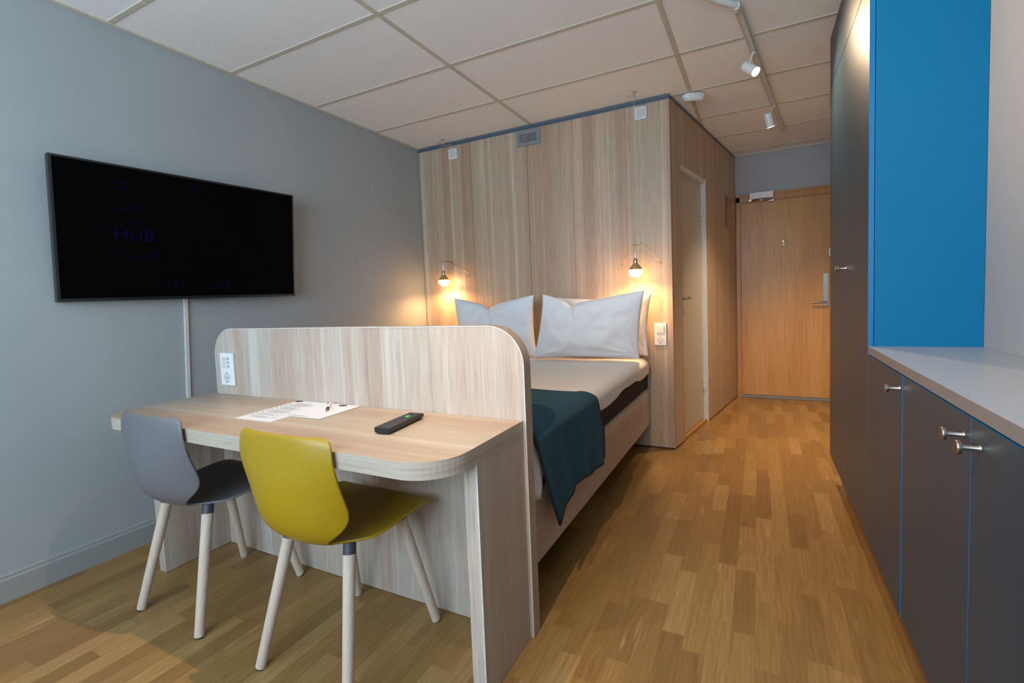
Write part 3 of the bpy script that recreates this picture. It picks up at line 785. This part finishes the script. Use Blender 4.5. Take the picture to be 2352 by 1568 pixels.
# teal blanket
g = NB(); NA, NTOP, NHG = 44, 26, 34
def left_y(b): return 1.458+.185*b**1.25
def right_y(b): return 2.115+(.19*min(1, b*1.5)**.8 if b > 0 else 0)-.01*max(0, b-.7)
def zbot(a): return lerp_tab([(0, .292), (.08, .322), (.2, .345), (.35, .362), (.55, .350), (.75, .345), (.93, .338), (1, .346)], a)[0]
GRID = []
for i in range(NTOP+1):
    x = .426+(1.99-.426)*i/NTOP
    GRID.append([Vector((x, 1.458+(2.115+.004*math.sin(x*9)-1.458)*a/NA, .7045+wob(x, 1.458+.66*a/NA)+.002*noise.noise(Vector((x*9, a*.3, 0))))) for a in range(NA+1)])
for i in range(1, NHG+1):
    b = i/NHG; row = []
    for j in range(NA+1):
        a = j/NA; yl = left_y(b); yr = right_y(b); y = yl+(yr-yl)*a
        ang_ = min(1, b*4.2)*math.pi/2; x = 1.99+.074*math.sin(ang_); z = .7045-.05*(1-math.cos(ang_))
        if b > .238: z = z+(zbot(a)-z)*((b-.238)/.762)
        w_ = max(0, b-.15)
        x += w_*(.016*math.sin(a*9.5+.6)+.009*math.sin(a*21+b*2))
        x = max(x, 2.061+.001*math.sin(a*30)) if b > .24 else x
        row.append(Vector((x, y, z)))
    GRID.append(row)
V = [[g.verts.new(v) for v in r_] for r_ in GRID]
for a, b in zip(V, V[1:]):
    for j in range(NA): g.faces.new((a[j], a[j+1], b[j+1], b[j]))
t = thing('blanket', (2.0, 1.9, .5), 'dark teal woven blanket with black edging hanging over the side of the bed', 'blanket')
o = obj('woven_cloth', g, M['teal'], t, smooth=True)
m = o.modifiers.new('thick', 'SOLIDIFY'); m.thickness = .007; m.offset = 0
g = NB(); n_ = len(GRID)
edge = [GRID[i][0] for i in range(n_)]+[GRID[-1][j] for j in range(1, NA+1)]+[GRID[i][NA] for i in range(n_-2, -1, -1)]
tube(g, edge, .0052, 8); obj('edging', g, M['bind'], t, smooth=True)

# pillows
def pillow(c0, w, h, T, lean, rz, seed, dip, label, du=.0, ears=.05, shear=0, taper=0):
    """c0 = middle of the bottom edge; lean = tilt from vertical"""
    g = NB(); NU, NV = 64, 46
    Mx = Matrix.Translation(c0) @ Matrix.Rotation(rz, 4, 'Z') @ Matrix.Rotation(-lean, 4, 'X')
    def P(u, v, s):
        bowx = 1-ears*(1-abs(v)**2.2); bowz = 1-ears*1.2*(1-abs(u)**2.2)
        x = w/2*u*bowx*(1-taper*(v+1)/2)+shear*(v+1)/2; z = h/2*(v*bowz)
        th = (max(0, 1-abs(u)**2.6)*max(0, 1-abs(v)**2.6))**.55
        if v < 0: th *= 1+.18*(-v)*(1-abs(v))
        y = s*T/2*th
        # fold dropping from the middle of the top edge
        sp = (u-du)/(1-du) if u > du else (du-u)/(1+du); d_ = (1-sp)**1.5*.75+.25*math.exp(-((u-du)/.1)**2); top = max(0, (v+.4)/1.4)**1.8
        z -= dip*d_*top; y -= s*.22*T*math.exp(-((u-du-.15*(1-v))/.12)**2)*max(0, v)**.9*th
                # radiating creases
        if s < 0 or True:
            a = math.atan2(v-1.05, (u-du)*1.4); rr = math.hypot(v-1.05, (u-du)*1.4)
            cr = math.sin(a*11+seed)*math.exp(-(rr/.75)**2)*min(1, rr*3)
            a2 = math.atan2(v+.8, (u-.95)); r2 = math.hypot(v+.8, u-.95); cr2 = math.sin(a2*13+seed*2)*math.exp(-(r2/.45)**2)*min(1, r2*4)
            a3 = math.atan2(v+.9, (u+.95)); r3 = math.hypot(v+.9, u+.95); cr3 = math.sin(a3*10+seed*3)*math.exp(-(r3/.45)**2)*min(1, r3*4)
            nn = noise.noise(Vector((u*2.2+seed, v*1.7, s)))
            rid = 1-abs(noise.noise(Vector((u*3.1+seed*2, v*2.1+u*.7, 4+s))))*2
            y += s*(th*.013*cr+th*.017*cr2+th*.012*cr3+th*.022*nn+.010*th*rid)
            z += .006*cr2*(v < -.5)
        return Mx @ Vector((x, y, z+h/2*(1-ears*0)))
    F_, B_ = [], []
    for i in range(NU+1):
        u = -1+2*i/NU; F_.append([]); B_.append([])
        for j in range(NV+1):
            v = -1+2*j/NV
            p = g.verts.new(P(u, v, -1)); F_[-1].append(p)
            B_[-1].append(p if (i in (0, NU) or j in (0, NV)) else g.verts.new(P(u, v, 1)))
    for i in range(NU):
        for j in range(NV):
            g.faces.new((F_[i][j], F_[i+1][j], F_[i+1][j+1], F_[i][j+1])); g.faces.new((B_[i][j], B_[i][j+1], B_[i+1][j+1], B_[i+1][j]))
    o = obj('pillow', g, M['cotton'], smooth=True)
    m = o.modifiers.new('sub', 'SUBSURF'); m.levels = 1; m.render_levels = 1
    return tag(o, label, 'pillow', 'white bed pillows')
pillow((1.628, 3.295, .700), .80, .49, .15, R(-11), R(3), 1.3, .085, 'white pillow on the right half of the bed, in front of another', -.42, shear=.095, taper=.09)
pillow((1.665, 3.50, .700), .77, .46, .12, R(-6), R(0), 4.1, .03, 'white pillow hidden behind the front pillow on the right half of the bed', .1, shear=.04)
pillow((.860, 3.37, .700), .75, .49, .15, R(-11), R(-3), 2.2, .09, 'white pillow on the left half of the bed, partly behind the desk panel', -.13, shear=.04)

# ---------------------------------------------------------------- bedside pendants
def pendant(x, y, zb, hook, wire, box_pt, label):
    t = thing('pendant_lamp', (x, y, H), label, 'lamp', 'bedside pendant lamps')
    g = NB(); lathe(g, [(0, .001), (.003, .022), (.014, .036), (.030, .0455), (.046, .0465), (.052, .0455)], (x, y, zb), (0, 0, 1), 32, cap=False)
    obj('bulb', g, M['bulb'], t, smooth=True)
    g = NB(); lathe(g, [(.052, .047), (.056, .0465), (.075, .034), (.090, .0205), (.097, .0165)], (x, y, zb), (0, 0, 1), 32, cap=False)
    o = obj('shade', g, M['glassgold'], t, smooth=True); m = o.modifiers.new('thick', 'SOLIDIFY'); m.thickness = .0015
    g = NB(); lathe(g, [(.092, .0150), (.096, .0160), (.122, .0145), (.130, .011), (.134, .0055), (.178, .0048), (.181, .002)], (x, y, zb), (0, 0, 1), 20)
    smooth_angle(obj('lamp_holder', g, M['chrome'], t))
    g = NB(); hk = Vector((hook[0], hook[1], H))
    tube(g, [(x, y, zb+.178), ((x+hk.x)/2, (y+hk.y)/2, (zb+.18+H)/2), hk+Vector((0, 0, -.012))], .0016, 6)
    bp_ = Vector(box_pt); pts = [hk+Vector((0, 0, -.012)), hk+Vector((.0, .03, -.05)), hk.lerp(bp_, .55)+Vector((0, -.01, -.01)), bp_+Vector((0, 0, .02)), bp_]
    tube(g, pts, .0024, 6); obj('cord', g, M['cord'], t)
    g = NB(); lathe(g, [(0, .013), (.003, .012)], hk, (0, 0, -1), 14)
    tube(g, [hk+Vector((-.04, 0, -.012)), hk+Vector((-.052, 0, -.02)), hk+Vector((-.03, 0, -.026)), hk+Vector((0, 0, -.012)), hk+Vector((0, 0, -.001))], .0022, 6)
    obj('ceiling_hook', g, M['brass'], t)
    g = NB()
    for w_ in wire: tube(g, w_, .0023, 6)
    ends = [w_[-1] for w_ in wire]
    for e_ in ends: bmesh.ops.create_icosphere(g, subdivisions=2, radius=.0062, matrix=Matrix.Translation(e_))
    obj('wire_arms', g, M['brass'], t, smooth=True)
    ld = bpy.data.lights.new('bulb_light', 'SPOT'); ld.energy = 24; ld.color = (1, .54, .22); ld.spot_size = R(168); ld.spot_blend = .55; ld.shadow_soft_size = .03
    lo = bpy.data.objects.new('bulb_light', ld); col.objects.link(lo); lo.location = (x, y, zb-.004); lo.parent = t; lo.matrix_parent_inverse = t.matrix_basis.inverted()
    return t
yl = 3.485
pendant(.298, yl, 1.290, (.349, 3.485), [[(.288, yl, 1.507), (.385, yl, 1.498), (.42, yl, 1.497), (.429, yl, 1.508)], [(.365, yl, 1.499), (.40, yl, 1.482), (.556, yl, 1.386), (.562, yl, 1.362)]], (.40, 3.590, 2.49), 'glowing pendant lamp with brass wire arms at the left of the bed, near the corner')
yr = 3.43
pendant(1.984, yr, 1.273, (2.003, 3.43), [[(1.984, yr, 1.497), (1.952, yr, 1.500), (1.942, yr, 1.488), (1.889, yr, 1.360)], [(1.975, yr, 1.498), (2.022, yr, 1.498), (2.028, yr, 1.509)], [(2.02, yr, 1.498), (2.034, yr, 1.490), (2.144, yr, 1.384), (2.158, yr, 1.362)]], (2.02, 3.590, 2.50), 'glowing pendant lamp with brass wire arms at the right of the bed')

# ---------------------------------------------------------------- cabinets on the right
XF = 3.125; XB = RX-.002; DT = .017
def knob(p, parent):
    g = NB(); lathe(g, [(0, .0062), (.003, .0048), (.027, .0046), (.0275, .009), (.029, .0128), (.034, .0135), (.0365, .012), (.037, .001)], (XF-.0005, p[0], p[1]), (-1, 0, 0), 24, cap=False)
    smooth_angle(obj('knob', g, M['steel'], parent), 30)
def door(y0, y1, z0, z1, parent, kp=None, g1=.0016, g2=.0016):
    g = NB(); box(g, XF, XF+DT, y0+g1, y1-g2, z0, z1)
    d = obj('door', g, [M['front'], M['blue_edge']], parent)
    for p in d.data.polygons:
        if p.normal.x > -.5: p.material_index = 1
    if kp: knob(kp, d)
    return d
def carcass(y0, y1, z0, z1, parent):
    obj('body', box(NB(), XF+DT+.002, XB, y0+.0005, y1-.0005, z0, z1), M['blue'], parent)
Y1, Y2, Y3 = 2.232, 2.772, 3.328
t = thing('tall_cabinet', (3.3, (Y1+Y2)/2, .16), 'tall charcoal-fronted wardrobe with a bright blue side, rising beside the worktop', 'cabinet', 'tall cabinets'); carcass(Y1, Y2, .16, 2.2765, t); door(Y1, Y2, .162, 2.272, t, (2.735, 1.236))
t = thing('tall_cabinet', (3.3, (Y2+Y3)/2, .16), 'tall charcoal-fronted wardrobe farthest along the row, next to the entrance passage', 'cabinet', 'tall cabinets'); carcass(Y2, Y3, .16, 2.2765, t); door(Y2, Y3, .162, 2.272, t, (2.812, 1.236))
t = thing('cabinet_filler', (3.3, 2.78, 2.277), 'charcoal filler panel closing the gap between the tall wardrobes and the ceiling', 'cabinet panel')
obj('fascia', box(NB(), XF, XF+DT, Y1+.0005, Y3, 2.277, H-.001), M['front'], t)
obj('top_box', box(NB(), XF+DT+.002, XB, Y1+.0005, Y3, 2.2775, H-.001), M['blue'], t)
# blue door edge strip next to the side panel continues over the fascia
obj('end_strip', box(NB(), XF+.0005, XF+DT, Y1-.0002, Y1+.0004, 2.277, H-.001), M['blue_edge'], t)
YB = [2.232, 1.728, 1.226, .724, .222, -.28, -.78]
KN = {0: (1.757, .848), 1: (1.262, .846), 2: (1.180, .842), 3: (.26, .846), 4: (.18, .842), 5: (-.74, .846)}
units = [((0,), 'narrow charcoal base cabinet against the tall wardrobe, under the worktop'),
         ((1, 2), 'double charcoal base cabinet under the worktop with two knobs side by side'),
         ((3, 4), 'double charcoal base cabinet under the worktop nearest the camera'),
         ((5,), 'charcoal base cabinet at the window end of the worktop')]
for ids, lab in units:
    y1_, y0_ = YB[ids[0]], YB[ids[-1]+1]
    t = thing('base_cabinet', (3.3, (y0_+y1_)/2, .16), lab, 'cabinet', 'base cabinets under the worktop'); carcass(y0_, y1_, .16, .8835, t)
    for k in ids:
        wide = .007 if k in (0,) else .0016
        door(YB[k+1], YB[k], .162, .889, t, KN[k], g1=wide, g2=.0035 if k == 1 else .0016)
o = tag(obj('cabinet_plinth', box(NB(), XF+.052, XB, -1.3, 3.10, 0, .159), M['plinth']), 'reddish wood plinth running along the floor under the cabinets', 'plinth')
g = NB(); box(g, XF+.0005, XB, YN+.01, Y1-.001, .8935, .922)
o = obj('worktop', g, [M['counter'], M['counter_edge']]); tag(o, 'light grey worktop on the row of charcoal base cabinets', 'worktop')
for p in o.data.polygons:
    if abs(p.normal.z) < .5: p.material_index = 1
g = NB(); box(g, XF+.004, XB, YN+.01, Y1-.001, .8893, .8932); o2 = obj('gap_shade_strip', g, M['gap'], o)  # black strip standing in for the shade in the gap under the worktop

# ---------------------------------------------------------------- daylight and sky
w = bpy.data.worlds.new('World'); scn.world = w; w.use_nodes = True
w.node_tree.nodes['Background'].inputs[0].default_value = (.55, .72, 1, 1); w.node_tree.nodes['Background'].inputs[1].default_value = 1.2
ld = bpy.data.lights.new('window_daylight', 'AREA'); ld.shape = 'RECTANGLE'; ld.size = WX1-WX0-.1; ld.size_y = WZ1-WZ0-.1; ld.energy = 118; ld.color = (.62, .82, 1)
lo = bpy.data.objects.new('window_daylight', ld); col.objects.link(lo); lo.location = ((WX0+WX1)/2, YN-.25, (WZ0+WZ1)/2); lo.rotation_euler = (R(90), 0, 0)
lo.rotation_euler = Vector((0, 1, .28)).to_track_quat('-Z', 'Z').to_euler()

# ---------------------------------------------------------------- camera
f_, py_, pit, yaw, rol = 1099.1435, 753.3814, -.0622, .4778, -.0401
cy, sy = math.cos(yaw), math.sin(yaw)
fw = Vector((-sy*math.cos(pit), cy*math.cos(pit), math.sin(pit))); r0 = Vector((cy, sy, 0)); u0 = r0.cross(fw)
rr = r0*math.cos(rol)+u0*math.sin(rol); uu = -r0*math.sin(rol)+u0*math.cos(rol)
cam = bpy.data.cameras.new('camera'); cam.sensor_width = 36; cam.lens = f_/2352*36; cam.shift_y = (py_-784)/2352; cam.clip_start = .02
co = bpy.data.objects.new('camera', cam); col.objects.link(co)
co.matrix_world = Matrix(((rr.x, uu.x, -fw.x, 2.7576), (rr.y, uu.y, -fw.y, 0), (rr.z, uu.z, -fw.z, 1.1582), (0, 0, 0, 1)))
scn.camera = co
scn.view_settings.view_transform = 'Standard'; scn.view_settings.look = 'None'; scn.view_settings.exposure = .08; scn.view_settings.gamma = 1
scn.view_settings.use_curve_mapping = False
